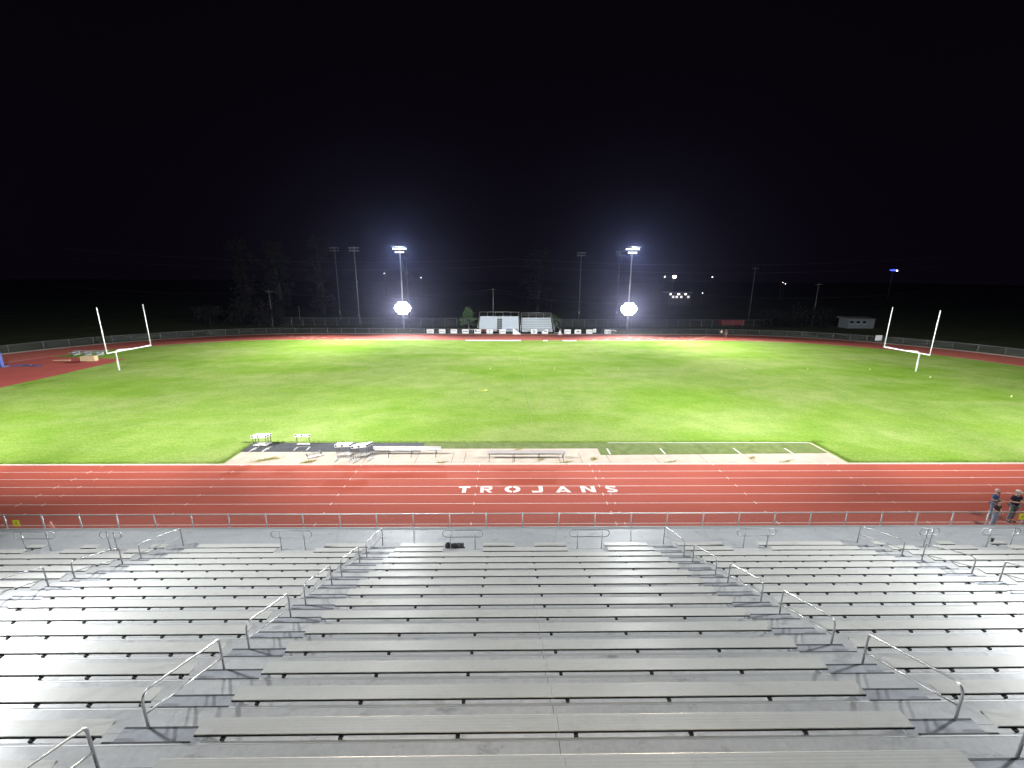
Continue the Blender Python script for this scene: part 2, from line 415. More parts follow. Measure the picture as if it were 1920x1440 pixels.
for i in range(-2,15):
    if i<13:
        plank(i,-7.18,MX,1.8,.45); plank(i,MX,4.04,1.8,.02+.25)
        plank(i,-16.2,-8.56); plank(i,5.36,13.05)
        if i>=6:
            plank(i,-25.6,-17.56,1.8,.4); plank(i,14.45,22.4,1.8,.4)
    elif i==13:
        for a,b in ((-7.18,-5.10),(-3.38,.28),(2.02,4.04),(-16.2,-12.3),(-10.6,-8.56),(5.36,7.47),(9.17,13.05),(14.45,15.6),(16.5,18.2),(19.7,22.4),(-18.6,-17.56),(-21.3,-19.5),(-25.6,-22.9)): plank(i,a,b,1.8,.3)
    else:
        for a,b in ((-7.14,-5.16),(-3.41,-1.99),(-1.1,.32),(2.06,4.04),(-16.2,-12.52),(-10.54,-8.56),(5.4,7.5),(9.1,13.05),(14.45,15.05),(17.45,18.17),(19.83,20.6),(-18.3,-17.6),(-21.3,-20.6),(-23.7,-23.)): plank(i,a,b,1.8,.3)
# half steps in the aisles
for ax0,ax1,lo in ((-8.54,-7.2,-2),(4.06,5.34,-2),(-17.5,-16.22,6),(13.1,14.4,6),(-26.9,-25.65,11),(22.45,23.8,11)):
    for j in range(lo,15):
        zt=zd(j)+RR/2; y0=yn(j)+.0125; y1=yn(j)+.0125+.36
        ob=MB().box(ax0,ax1,y0,y1,zt-.035,zt).build('half_step',M_step,stand)
        m=MB().box(ax0,ax0+.02,y0,y1-.02,zd(j),zt-.0355).box(ax1-.02,ax1,y0,y1-.02,zd(j),zt-.0355).box(ax0+.02,ax1-.02,y1-.05,y1-.035,zd(j),zt-.0355)
        m.build('side_plate',M_galvd,ob)
        MB().box(ax0+.01,ax1-.01,y1-.028,y1+.004,zt-.02,zt+.003).build('nosing_strip',M_blackp,ob)
        if j<14: MB().box(ax0,ax1,yn(j+1)-.012,yn(j+1)+.016,zd(j)-.06,zd(j)+.006).build('nosing_strip',M_blackp,ob)
# aisle handrails: a bent pipe over three rows
def bent(pts,r,k=5):
    """polyline with rounded corners"""
    out=[Vector(pts[0])]
    for i in range(1,len(pts)-1):
        a,b,c=Vector(pts[i-1]),Vector(pts[i]),Vector(pts[i+1]); d1=(a-b).normalized(); d2=(c-b).normalized(); rr=min(r,(a-b).length*.45,(c-b).length*.45)
        s,e=b+d1*rr,b+d2*rr
        for t in range(k+1):
            u=t/k; out.append((s*(1-u)**2)+(b*2*u*(1-u))+(e*u*u))
    out.append(Vector(pts[-1])); return out
def handrail(x,jn,last=False):
    jf=jn+2
    yN=yn(jn)+.36; yF=yn(jf)+.36 if not last else 17.6
    zN,zF=zd(jn),(zd(jf) if not last else WZ)
    if not last: yF=yn(jf)+.40
    h=.89
    pts=[(x,yN,zN),(x,yN,zN+h-.02),(x,yF,zF+h),(x,yF,zF)]
    # big bend at the near top, tight bend at the far top
    A=bent(pts[:3],.26,7); B=bent([A[-2],pts[2],pts[3]],.07,4)
    line=A[:-1]+B[1:]
    hr=MB().tube(line,.022,8).build('handrail',M_rail,stand)
    MB().tube([(x,yN+.01,zN+h*.50),(x,yF-.01,zF+h*.50)],.018,8).build('mid_rail',M_rail,hr)
    for yy,zz in ((yN,zN),(yF,zF)):
        MB().tube([(x,yy,zz),(x,yy,zz+.012)],.05,10).build('foot_plate',M_rail,hr)
for x,lo in ((-8.15,-3),(5.06,-3),(-17.4,6),(14.33,6)):
    for jn in range(lo,13,3): handrail(x,jn,jn==12)
for x in (-26.7,23.6):
    for jn in (9,12): handrail(x,jn,jn==12)
# oblong guard loops at the wheelchair bays
def loop(xa,xb,pa,pb):
    y=16.72; z0,z1=1.62,1.96; zb=zd(13); r=(z1-z0)/2; pts=[]
    for k in range(13):
        a=PI/2+PI*k/12; pts.append((xa+r+r*math.cos(a),y,(z0+z1)/2+r*math.sin(a)))
    for k in range(13):
        a=-PI/2+PI*k/12; pts.append((xb-r+r*math.cos(a),y,(z0+z1)/2+r*math.sin(a)))
    g=MB().tube(pts,.021,8,closed=True).build('guard_loop',M_rail,stand)
    for p in (pa,pb): MB().tube([(p,y,zb),(p,y,z1-.02)],.024,8).build('post',M_rail,g)
for a in ((-12.74,-10.96,-12.36,-11.32),(-5.2,-3.4,-4.86,-3.76),(.43,2.22,.81,1.9),(7.97,9.71,8.33,9.38),(16.24,17.14,16.6,16.84),(19.11,20.83,19.49,20.58),(-23.9,-22.14,-23.55,-22.48),(-20.19,-19.25,-19.86,-19.57)): loop(*a)

# bag left in a wheelchair bay and a cup on a seat
bag=thing('bag','slumped black bag behind a guard loop at the foot of the middle seats','bag',(-4.75,16.55,WZ+.0))
mb=MB(); random.seed(5)
for c,r,sc in (((-4.75,16.95,WZ+.24),.27,(1.1,.8,.9)),((-4.5,16.98,WZ+.17),.24,(1.2,.8,.75)),((-4.98,16.93,WZ+.36),.19,(.9,.8,1.0))): mb.ball(c,r,12,8,sc)
mb.v=[(x+random.uniform(-.02,.02),y+random.uniform(-.02,.02),z+random.uniform(-.02,.02)) for x,y,z in mb.v]
mb.build('bag_body',mat('black_cloth',(.012,.012,.014),.8),bag)
MB().tube([(-4.95,16.9,WZ+.36),(-4.85,16.85,WZ+.47),(-4.68,16.88,WZ+.40)],.015,6).build('strap',M_dark,bag)
MB().box(-4.66,-4.32,17.15,17.2,WZ+.002,WZ+.36).build('back_panel',mat('grey_cloth',(.09,.095,.10),.7),bag)
cup=thing('cup','small dark paper cup standing on a short front seat at right','cup',(20.05,17.0,zs(14)))
MB().tube([(20.05,17.,zs(14)),(20.05,17.,zs(14)+.16)],[.04,.055],10).build('cup_body',M_dark,cup)
MB().tube([(20.05,17.,zs(14)+.16),(20.05,17.,zs(14)+.175)],.058,10).build('lid',M_blackp,cup)

# ------------------------------------------------------------------ fences
def wires(mb,p,q,z0,z1,pitch,r):
    p=Vector(p); q=Vector(q); L=(q-p).length; u=(q-p)/L; h=z1-z0; n=Vector((-u.y,u.x,0))
    k=-h
    while k<L:
        for s in (0,1):
            a0,a1=k,k+h; b0,b1=(z0,z1) if s==0 else (z1,z0)
            t0=max(0,(0-a0)/h); t1=min(1,(L-a0)/h)
            if t1>t0:
                A=p+u*(a0+h*t0); B=p+u*(a0+h*t1); za=b0+(b1-b0)*t0; zb=b0+(b1-b0)*t1
                w=Vector((u.x*r,u.y*r,0)); nn=n*r*(1 if s else -1)
                v=len(mb.v)
                mb.v+=[(A.x-w.x+nn.x,A.y-w.y+nn.y,za),(A.x+w.x+nn.x,A.y+w.y+nn.y,za),(B.x+w.x+nn.x,B.y+w.y+nn.y,zb),(B.x-w.x+nn.x,B.y-w.y+nn.y,zb)]
                mb.f.append((v,v+1,v+2,v+3)); mb.sm.append(False)
        k+=pitch
def fence(pts,h,label,spacing,pitch,wr,pr=.03,m=M_galv,name='chain_link_fence',zb=0,postx=None,top=True,posth=.06):
    t=thing(name,label,'fence',(pts[0][0],pts[0][1],0))
    mesh=MB(); rail=MB(); posts=[]
    for i in range(len(pts)-1):
        a=(pts[i][0],pts[i][1],0); b=(pts[i+1][0],pts[i+1][1],0)
        wires(mesh,a,b,zb+.05,h,pitch,wr)
        A,B=Vector(a),Vector(b); L=(B-A).length
        if postx is None:
            n=max(1,round(L/spacing))
            for k in range(n if i<len(pts)-2 else n+1): P=A+(B-A)*k/n; posts.append((P.x,P.y))
    if postx: posts=[(x,pts[0][1]) for x in postx]
    for x,y in posts: MB().tube([(x,y,zb),(x,y,h+posth)],pr*1.25,8).build('post',m,t)
    if top: rail.tube([(p[0],p[1],h) for p in pts],pr,6).build('top_rail',m,t)
    mesh.build('wire_mesh',M_wire,t)
    return t
# near guard fence at the foot of the stand
FY=19.12
near=fence([(-32.7,FY),(27.8,FY)],1.33,'waist high chain link guard fence along the foot of the grandstand',1.85,.075,.0028,.026,M_galv,postx=[round(-10.7+1.83*k,2) for k in range(-12,22)])
MB().tube([(-32.7,FY,.72),(27.8,FY,.72)],.001,3).build('tension_wire',M_wire,near)
# yellow plates hang on the fence
for x,z,l in ((-26.6,.93,'small yellow notice plate wired to the guard fence at the far left'),(23.95,1.10,'small yellow notice plate on the guard fence below the person in dark shirt')):
    t=thing('notice_plate',l,'sign',(x,FY-.05,z),group='yellow plates on the guard fence')
    MB().box(x-.15,x+.15,FY-.06,FY-.045,z-.17,z+.17).build('plate',M_yellow,t)
    MB().box(x-.035,x+.035,FY-.064,FY-.061,z-.03,z+.03).build('mark',M_blackp,t)
# fence around the far side of the track
LF=[(-89.5,60),(-88.8,74.2),(-87.6,78.8),(-83.9,84.6),(-80.3,88.9),(-76.7,92.2),(-72.4,95.8),(-67.1,98.9),(-62,100.8),(-56,101.6),(-45,101.9)]
fence(LF,1.27,'chain link fence curving round the left end of the track',3.3,.26,.005,.028,M_galvd)
fence([(-44.9,101.9),(-22.,102.)],1.27,'straight chain link fence behind the track on the left',3.3,.26,.005,.03,M_galv)
fence([(-21.9,102.05),(-8.6,102.05)],1.22,'short chain link fence carrying white signs beside the small bleachers',2.2,.26,.005,.025,M_galvd)
RF=[(20.7,102.),(31.5,102),(46,102.2),(58,100.5),(66,97.3),(73.5,92.5),(79.8,86.4),(84.3,80.6),(87,74),(88.6,66),(88.8,55)]
fence(RF,1.27,'chain link fence curving round the right end of the track',3.4,.26,.005,.028,M_galvd)
fence([(-70,117.6),(-52,117.7),(-9.5,117.8)],2.3,'taller chain link fence far behind the small bleachers on the left',3.2,.32,.005,.03,M_galvd,name='tall_fence')
fence([(9.5,118),(52,118),(70,119)],2.05,'taller chain link fence far behind the small bleachers on the right',3.2,.32,.005,.03,M_galvd,name='tall_fence')

# ------------------------------------------------------------------ goal posts
def goal(s,label):
    t=thing('goal_post',label,'goal post',(s*56.7,YC+.2,0),group='white goal posts at both ends of the field')
    G=54.86; y=YC; h=3.05; hw=3.556
    base_x=s*57.0
    pts=[(base_x,y,0),(base_x,y,2.35)]
    for k in range(1,9):
        a=PI/2*k/8; pts.append((base_x-s*(.75-.75*math.cos(a)),y,2.35+.62*math.sin(a)))
    pts.append((s*G,y,h))
    MB().tube(pts,.10,12).build('gooseneck',M_white,t)
    MB().tube([(s*G,y-hw,h),(s*G,y+hw,h)],.07,10).build('crossbar',M_white,t)
    for q in (-1,1): MB().tube([(s*G,y+q*hw,h-.07),(s*G,y+q*hw,h+5.95)],.055,10).build('upright',M_white,t)
    MB().tube([(base_x,y,1.86),(base_x,y,1.92)],.112,12).build('collar',M_galv,t)
goal(-1,'white goose-neck football goal at the left end beside the red apron'); goal(1,'white goose-neck football goal at the right end of the grass')

# small markers on the grass
mk=thing('field_marker','tiny pale marker cone on the grass, first left of the midfield string','cone',(-4.7,60.75,0),group='tiny marker cones across the grass',local=True)
MB().tube([(0,0,.0),(0,0,.02)],[.09,.09],8).build('base',M_yellow,mk)
MB().tube([(0,0,.02),(0,0,.24)],[.07,.025],8).build('cone_body',mat('pale_marker',(.38,.44,.18),.8),mk)
names={-14.2:'second left of the midfield string',4.7:'first right of the midfield string',14.07:'second right of the midfield string',23.5:'third right of the midfield string',32.8:'fourth right of the midfield string',42.1:'fifth right of the midfield string',51.4:'nearest the right goal post, farther from the stand'}
for x,l in names.items(): dup(mk,(x,60.75,0),0,'tiny pale marker cone on the grass, '+l)
dup(mk,(55.3,55.5,0),0,'tiny pale marker cone on the grass just in front of the right goal post')
dup(mk,(55.1,45.8,0),0,'tiny pale marker cone on the grass at the right edge, nearest the stand')
M_string=mat('string',(.34,.44,.15),.9)
for pp,l in (((( -.19,74.7),(.02,56.2),(-.02,45.7),(0,36.5)),'long pale string stretched straight over the grass at midfield'),(((9.0,62.5),(9.6,56.3)),'short faint string on the grass right of midfield'),(((-14.5,58.),(-19.6,50.6)),'faint slanting string on the grass left of midfield')):
    tag(MB().tube([(x,y,.03) for x,y in pp],.011,4).build('marking_string',M_string),l,'string')
for i,(x,y,l) in enumerate(((-5.1,48.3,'small yellow flag lying on the grass left of the midfield string'),)):
    f=thing('flag',l,'flag',(x,y,0)); MB().tube([(x-.45,y-.05,.03),(x,y,.03)],.012,4).build('stick',M_yellow,f); MB().poly([(x,y,.02),(x+.45,y+.1,.03),(x+.5,y+.45,.05),(x+.1,y+.2,.03)]).build('cloth',M_yellow,f)

# ------------------------------------------------------------------ hurdles
M_worn=mat('worn_hurdle_paint',(.40,.39,.37),.7)
v=coords(M_worn); base(M_worn,ramp(M_worn,noise(M_worn,v,5,4,.7),[(.35,(.22,.19,.16)),(.6,(.46,.45,.43))]))
def make_hurdle():
    t=thing('hurdle','','hurdle',(0,0,0),local=True)
    w=.59
    MB().box(-w,w,-.012,.012,.87,1.07).build('top_board',M_whited,t)
    MB().box(-w+.08,w-.08,-.012,.012,.24,.36).build('lower_bar',M_worn,t)
    m=MB()
    for x in (-w,-.16,.42): m.box(x+.02,x+.17,-.016,-.0125,.90,1.04)
    m.build('board_stripe',M_blackp,t)
    for s in (-1,1):
        MB().tube([(s*(w-.12),.014,.02),(s*(w-.12),.014,.94)],.026,8).build('upright',M_dark,t)
        MB().box(s*(w-.12)-.05,s*(w-.12)+.05,-.66,.04,0,.06).build('base_leg',M_worn,t)
    MB().tube([(-(w-.12),.014,.06),((w-.12),.014,.06)],.016,6).build('tie_bar',M_galvd,t)
    return t
hurdles=[]
hp=make_hurdle(); first=True
def hurdle(x,y,rz,label,group,z=zp+.006,tilt=None):
    global first
    if first:
        hp.location=(x,y,z); hp.rotation_euler=(*(tilt or (0,0)),rz); hp['label']=label; hp['group']=group; first=False; return hp
    return dup(hp,(x,y,z),rz,label,group,tilt)
g='hurdles parked on the slab'
for k,(x,y,l) in enumerate(((-21.25,30.75,'white hurdle standing at the left end of the black mat, rear of three nested'),(-21.2,30.98,'white hurdle at the left end of the black mat, middle of three nested'),(-21.12,31.2,'white hurdle at the left end of the black mat, nested closest to the grass'))): hurdle(x,y,.03,l,g)
hurdle(-18.05,31.0,.02,'single white hurdle on the black mat with its two base legs towards the track',g)
hurdle(-16.9,29.95,.55,'rusty hurdle frame lying flat where black mat meets concrete',g,zp+.05,(PI/2*.97,0))
for k in range(3): hurdle(-14.2+.03*k,28.95+.2*k,.08,['white hurdle in the left nest by the long bench, nearest the track','white hurdle in the left nest by the long bench, middle','white hurdle in the left nest by the long bench, nearest the grass'][k],g)
for k in range(4): hurdle(-12.95+.07*k,28.8+.17*k,.32,['white hurdle in the angled nest touching the long bench, nearest the track','white hurdle in the angled nest touching the long bench, second from the track','white hurdle in the angled nest touching the long bench, third from the track','white hurdle in the angled nest touching the long bench, nearest the grass'][k],g)
g='hurdles lying on the track behind the guard fence'
hurdle(-21.6,19.95,.0,'white hurdle lying on the track behind the guard fence, upper of the pair',g,.05,(PI/2*.98,0))
hurdle(-21.55,19.5,.0,'white hurdle lying on the track behind the guard fence, lower of the pair',g,.05,(PI/2*.98,0))
hurdle(-19.0,19.4,.0,'white hurdle almost hidden behind the walkway edge, right of the hurdle pair',g,.05,(PI/2*.98,0))
hurdle(-11.5,19.75,.0,'single fallen hurdle with red and white board behind the guard fence',g,.05,(PI/2*.98,0))
g='hurdles heaped beside the far fence'
hurdle(22.4,101.6,.5,'leaning white hurdle in the far heap, right of the last white sign',g,.02,(.5,0))
hurdle(23.3,101.5,-.4,'white hurdle in the far heap, rightmost',g,.02,(-.4,.2))
hurdle(22.9,101.3,1.3,'white hurdle in the far heap, turned edge on',g,.02)

cn=thing('traffic_cone','small pinkish cone on the outer lane behind the guard fence at left','cone',(-25.9,19.9,.005),local=True)
MB().box(-.15,.15,-.15,.15,0,.03).build('base',mat('cone_orange',(.75,.32,.22),.6),cn); MB().tube([(0,0,.03),(0,0,.5)],[.11,.03],10).build('cone_body',bpy.data.materials['cone_orange'],cn)

# ------------------------------------------------------------------ benches
def bench(x0,x1,y,legs,label,back=True,h=.45,hb=.82):
    t=thing('team_bench',label,'bench',((x0+x1)/2,y,zp))
    MB().box(x0,x1,y+.10,y+.36,h+zp-.04,h+zp).build('seat',M_seat2,t)
    if back: MB().box(x0,x1,y-.09,y-.05,hb-.2+zp,hb+zp).build('backrest',M_seat2,t)
    for x in legs:
        m=MB(); m.tube([(x,y-.22,zp),(x,y+.02,h-.05+zp),(x,y-.03,hb-.05+zp)],.022,6); m.tube([(x,y+.42,zp),(x,y+.22,h-.05+zp)],.022,6); m.tube([(x,y-.02,h-.06+zp),(x,y+.33,h-.06+zp)],.02,6); m.tube([(x,y-.12,.22+zp),(x,y+.34,.22+zp)],.016,6)
        m.build('leg',M_dark,t)
bench(-12.1,-7.15,29.25,(-11.0,-9.35,-7.55),'long aluminium bench with back, left one, beside the nested hurdles')
bench(-3.75,1.95,28.5,(-3.6,-1.8,0.0,1.75),'long aluminium bench with back, right one, on the open slab above the lettering')

# white boards by the far edge of the grass
for x0,x1,l in ((-11.0,.8,'longest low white board along the far edge of the grass'),(5.5,6.5,'shortest low white board at the far edge of the grass'),(9.6,12.6,'medium low white board at the far edge of the grass, right of the shortest')):
    b=thing('white_board',l,'board',((x0+x1)/2,89.9,0),group='low white boards at the far grass edge')
    MB().box(x0,x1,89.85,89.95,.008,.22).build('panel',M_white,b)
    for x in (x0+.1,x1-.1): MB().box(x-.05,x+.05,89.955,90.2,.008,.10).build('foot',M_galvd,b)

# ------------------------------------------------------------------ left end clutter
b=thing('stacked_benches','grey aluminium bench planks stacked on grass behind the left goal','bench',(-73.,71.8,0))
MB().box(-75.6,-70.,72.0,72.5,.62,.70).build('seat',M_galv,b); MB().box(-75.8,-70.3,71.3,71.8,.40,.48).build('foot_board',M_galv,b)
for x in (-75,-73,-71): MB().box(x-.05,x+.05,71.2,72.5,.008,.61).build('leg',M_galvd,b)
c=thing('timber_crate','pale timber crates side by side on the red apron, left goal behind','crate',(-67.9,66.5,0))
MB().box(-69.0,-68.05,66.3,67.1,.012,.72,.25).build('crate_body',M_wood,c); MB().box(-67.95,-66.9,66.2,67.1,.012,.80,.25).build('crate_side',M_wood,c)
MB().box(-69.0,-68.05,66.3,67.1,.722,.76,.25).build('lid',M_wood,c)
p=thing('timber_plank','short timber plank lying on the red apron left of the crates','plank',(-72.4,66.8,.012)); MB().box(-73.6,-71.2,66.7,66.95,.012,.12,.1).build('board',M_wood,p)
p=thing('blue_stand','blue post with fallen blue tarp at the left edge of the red apron','stand',(-75.6,61.6,0))
MB().box(-76.2,-75.7,61.5,61.9,.012,2.1).build('post',M_blue,p)
MB().box(-76.4,-75.3,61.3,62.2,.012,.14).build('base_block',M_bluefade,p)
m=MB(); random.seed(9)
for k in range(26):
    x=-75.3+random.random()*4; y=61.9+random.random()*1.1; m.poly([(x,y,.02),(x+random.uniform(.3,.9),y+random.uniform(-.1,.2),.05),(x+random.uniform(.1,.6),y+random.uniform(.2,.5),random.uniform(.08,.3))])
m.build('tarp',M_bluefade,p)

# ------------------------------------------------------------------ signs on the far fence
sx=lambda u:(u-967.4)*.1266
def sign(u0,u1,label,marks,z0=.13,z1=1.13,name='banner_sign',corner=False):
    x0,x1=sx(u0),sx(u1); y=101.6
    t=thing(name,label,'sign',((x0+x1)/2,y,z0),group='white signs along the far fence')
    if corner: MB().poly([(x0,y,z0),(x1,y,z0),(x1,y,z1),(x0+.9,y,z1),(x0,y,z0+.45)]).build('panel_face',M_whited,t); MB().box(x0+.9,x1,y+.01,y+.05,z0,z1).build('panel',M_whited,t)
    else: MB().box(x0,x1,y,y+.04,z0,z1).build('panel',M_whited,t)
    for kind,a,b,c,d in marks:
        m=MB(); w=x1-x0; h=z1-z0; X0,X1,ZA,ZB=x0+w*a,x0+w*b,z0+h*c,z0+h*d
        if kind=='ring':
            for k in range(12):
                A,B=2*PI*k/12,2*PI*(k+1)/12; cx,cz=(X0+X1)/2,(ZA+ZB)/2; r1,r0=(ZB-ZA)/2,(ZB-ZA)/2*.55
                m.quad((cx+r0*math.cos(A),y-.008,cz+r0*math.sin(A)),(cx+r1*math.cos(A),y-.008,cz+r1*math.sin(A)),(cx+r1*math.cos(B),y-.008,cz+r1*math.sin(B)),(cx+r0*math.cos(B),y-.008,cz+r0*math.sin(B)))
            m.build('emblem',M_blackp,t)
        elif kind=='shield':
            m.poly([(X0,y-.008,ZB),(X0,y-.008,(ZA+ZB)/2),((X0+X1)/2,y-.008,ZA),(X1,y-.008,(ZA+ZB)/2),(X1,y-.008,ZB)]).build('emblem',M_blackp,t)
        elif kind=='tri': m.poly([(X0,y-.008,ZA),(X1,y-.008,ZA),((X0+X1)/2,y-.008,ZB)]).build('emblem',M_blackp,t)
        else: m.box(X0,X1,y-.009,y-.003,ZA,ZB).build('mark',M_blackp if kind=='bar' else M_grey,t)
    for x in (x0+.1,x1-.1): MB().tube([(x,y+.07,0),(x,y+.07,z1)],.03,6).build('stake',M_galvd,t)
sign(799,812.4,'leftmost white sign on the far fence, grey lettering and crumpled corner',[('g',.15,.85,.5,.62),('g',.2,.8,.3,.38)])
sign(822,834.2,'white sign with small dark block at left, second sign from the left',[('bar',.12,.24,.35,.6),('g',.3,.88,.42,.55)])
sign(844,856.1,'white sign with faint grey line of lettering, third sign from the left',[('g',.15,.85,.55,.72)])
sign(865.6,878,'white sign with bold dark bar of lettering, just left of the small bleachers',[('bar',.12,.92,.42,.6),('tri',.1,.25,.38,.66)])
sign(888.8,901,'white sign with black shield, below the left corner of the small bleachers',[('shield',.1,.36,.28,.78),('g',.48,.88,.4,.6)])
sign(911.7,923.7,'white sign with small dark crest at top centre in front of the small bleachers',[('shield',.4,.58,.5,.8),('g',.15,.85,.25,.33)])
sign(935.9,948,'white sign with dark triangle at left, in front of the bleacher stairs',[('tri',.08,.26,.28,.66),('g',.3,.9,.4,.55)])
sign(995.5,1007.3,'white sign with round dark emblem in front of the right bleachers',[('ring',.25,.75,.18,.82)])
sign(1016.2,1028.1,'white sign with cut corner and dark swoosh in front of the right bleachers',[('bar',.35,.85,.48,.68)],corner=True)
sign(1058.8,1071.1,'white sign with grey lettering just right of the white cone',[('g',.2,.85,.42,.62),('bar',.08,.16,.3,.6)])
sign(1078.3,1090.4,'white sign with dark wavy emblem, second right of the white cone',[('bar',.2,.8,.36,.5),('tri',.4,.7,.5,.75)])
sign(1100.3,1112.4,'white sign with single dark line beside the small upright sign',[('bar',.1,.9,.42,.54)])
sign(1113.6,1119,'small upright white sign raised above its neighbours',[('g',.3,.7,.3,.7)],.45,1.3)
sign(1135,1147.3,'rightmost white sign on the far fence, dark block and grey lettering',[('bar',.1,.25,.35,.62),('g',.3,.9,.42,.58)])
cv=thing('white_cone','white cone shaped cover standing on the far concrete apron','cone',(sx(1050.3),101.3,0))
MB().tube([(sx(1050.3),101.3,.012),(sx(1050.3),101.3,.12)],.62,14).build('base',M_whited,cv); MB().tube([(sx(1050.3),101.3,.12),(sx(1050.3),101.3,1.15)],[.42,.06],14).build('cone_body',mat('off_white_cover',(.78,.70,.64),.6),cv)
rp=thing('ramp_board','white triangular board propped on the far apron between the two bleachers','board',(sx(968),101.4,0))
m=MB(); xa,xb=sx(961.8),sx(975); m.v=[(xa,101.3,.012),(xb+.3,101.3,.012),(xa,101.3,1.45),(xa,101.45,.012),(xb+.3,101.45,.012),(xa,101.45,1.45)]; m.f=[(0,1,2),(5,4,3),(0,2,5,3),(1,4,5,2),(0,3,4,1)]; m.sm=[False]*5; m.build('board',M_white,rp); MB().box(xa-.08,xa-.005,101.3,101.45,.012,1.6).build('stake',M_galv,rp)
rb=thing('red_bench','red slatted bench half hidden behind the white signs','bench',(sx(912),102.9,0))
MB().box(sx(902),sx(932),102.9,103.3,.45,.52).build('seat',M_red,rb); MB().box(sx(902),sx(914),103.32,103.36,.6,1.0).build('backrest',M_red,rb)
for u in (903,913,923,931): MB().box(sx(u)-.04,sx(u)+.04,102.95,103.25,0,.449).build('leg',M_red,rb)

# ------------------------------------------------------------------ far bleachers
def bleacher(x0,x1,label,hd,top,rows,aisle,panels):
    t=thing('small_bleachers',label,'bleachers',((x0+x1)/2,104,0))
    y0=103.9; dep=.61; z=.55; rise=(hd-z)/(rows-1)
    for k in range(rows):
        yy=y0+k*dep; zz=z+k*rise
        segs=[(x0,x1)] if aisle is None else [(x0,aisle[0]),(aisle[1],x1)]
        for a,b in segs: MB().box(a,b,yy,yy+.26,zz-.05,zz).build('seat_plank',M_alub,t)
        MB().box(x0,x1,yy-.3,yy-.02,zz-.26,zz-.22).build('foot_plank',M_alub,t)
        for a,b in segs: MB().box(a,b,yy+.27,yy+.29,zz-.22,zz+(rise-.055 if panels else rise-.30)).build('riser_panel',M_alub2,t)
    yb=y0+(rows-1)*dep+.45
    # back and side rails
    m=MB(); m.tube([(x0,yb,top),(x1,yb,top)],.05,6).build('top_rail',M_galv,t)
    n=6 if aisle else 5
    for k in range(n): x=x0+(x1-x0)*k/(n-1); MB().tube([(x,yb,0),(x,yb,top)],.045,6).build('back_post',M_galv,t)
    if aisle is None:
        for zz in (top-.35,top-.7,top-1.1,top-1.45): MB().tube([(x0,yb,zz),(x1,yb,zz)],.03,6).build('back_rail',M_galv,t)
    else:
        MB().box(x0,x1,yb-.04,yb,hd-.1,hd+.35).build('back_panel',M_alub2,t)
    for s,x in ((-1,x0-.08),(1,x1+.08)):
        m=MB(); m.tube([(x,yb,top),(x+s*.25,y0-.2,z+.7)],.035,6); m.tube([(x,yb,top-.5),(x+s*.25,y0-.2,z+.25)],.03,6); m.tube([(x+s*.25,y0-.2,0),(x+s*.25,y0-.2,z+.7)],.035,6); m.tube([(x,y0+2.5,0),(x,y0+2.5,z+2.4)],.03,6)
        m.build('side_rail',M_galv,t)
    if aisle:
        ax=(aisle[0]+aisle[1])/2
        for k in range(rows): MB().box(aisle[0]+.1,aisle[1]-.1,y0+k*dep-.02,y0+k*dep+.28,z-.05+k*rise-.09,z-.05+k*rise-.05).build('stair_tread',M_alub,t)
        MB().tube([(ax,y0,z),(ax,y0,z+.85),(ax,yb-.6,hd+.85),(ax,yb-.6,hd)],.035,6).build('handrail',M_galv,t)
    # front guard
    MB().tube([(x0-.3,y0-.6,.95),(x1+.3,y0-.6,.95)],.04,6).build('front_rail',M_galv,t)
    return t
M_alub=mat('bleacher_aluminium',(.55,.57,.58),.45,.35); M_alub2=mat('bleacher_panel',(.42,.47,.52),.6,.2)
bleacher(-9.,.75,'left set of small bleachers across the field, closed pale panels and central stair',3.3,4.75,7,(-4.6,-3.4),True)
bleacher(1.5,9.0,'right set of small bleachers across the field, open rows of planks',3.2,4.5,8,None,False)
rm=thing('access_ramp','aluminium ramp rail sloping down at the right side of the small bleachers','ramp',(10.2,104,0))
MB().box(9.5,11.2,103.6,104.6,.0,.12).build('deck',M_galv,rm); MB().tube([(9.45,103.6,0),(9.45,103.6,1.9),(11.2,103.6,.9),(11.2,103.6,0)],.04,6).build('rail',M_galv,rm)
rm=thing('access_ramp','low aluminium ramp platform with pole at the left side of the small bleachers','ramp',(-10.8,104,0))
MB().box(-11.3,-9.4,103.6,104.6,.75,.87).build('deck',M_galv,rm); MB().tube([(-11.4,103.6,0),(-11.4,103.6,2.0)],.05,6).build('pole',M_galv,rm)
for x in (-10.6,-9.6): MB().tube([(x,103.6,0),(x,103.6,.749)],.04,6).build('leg',M_galv,rm)

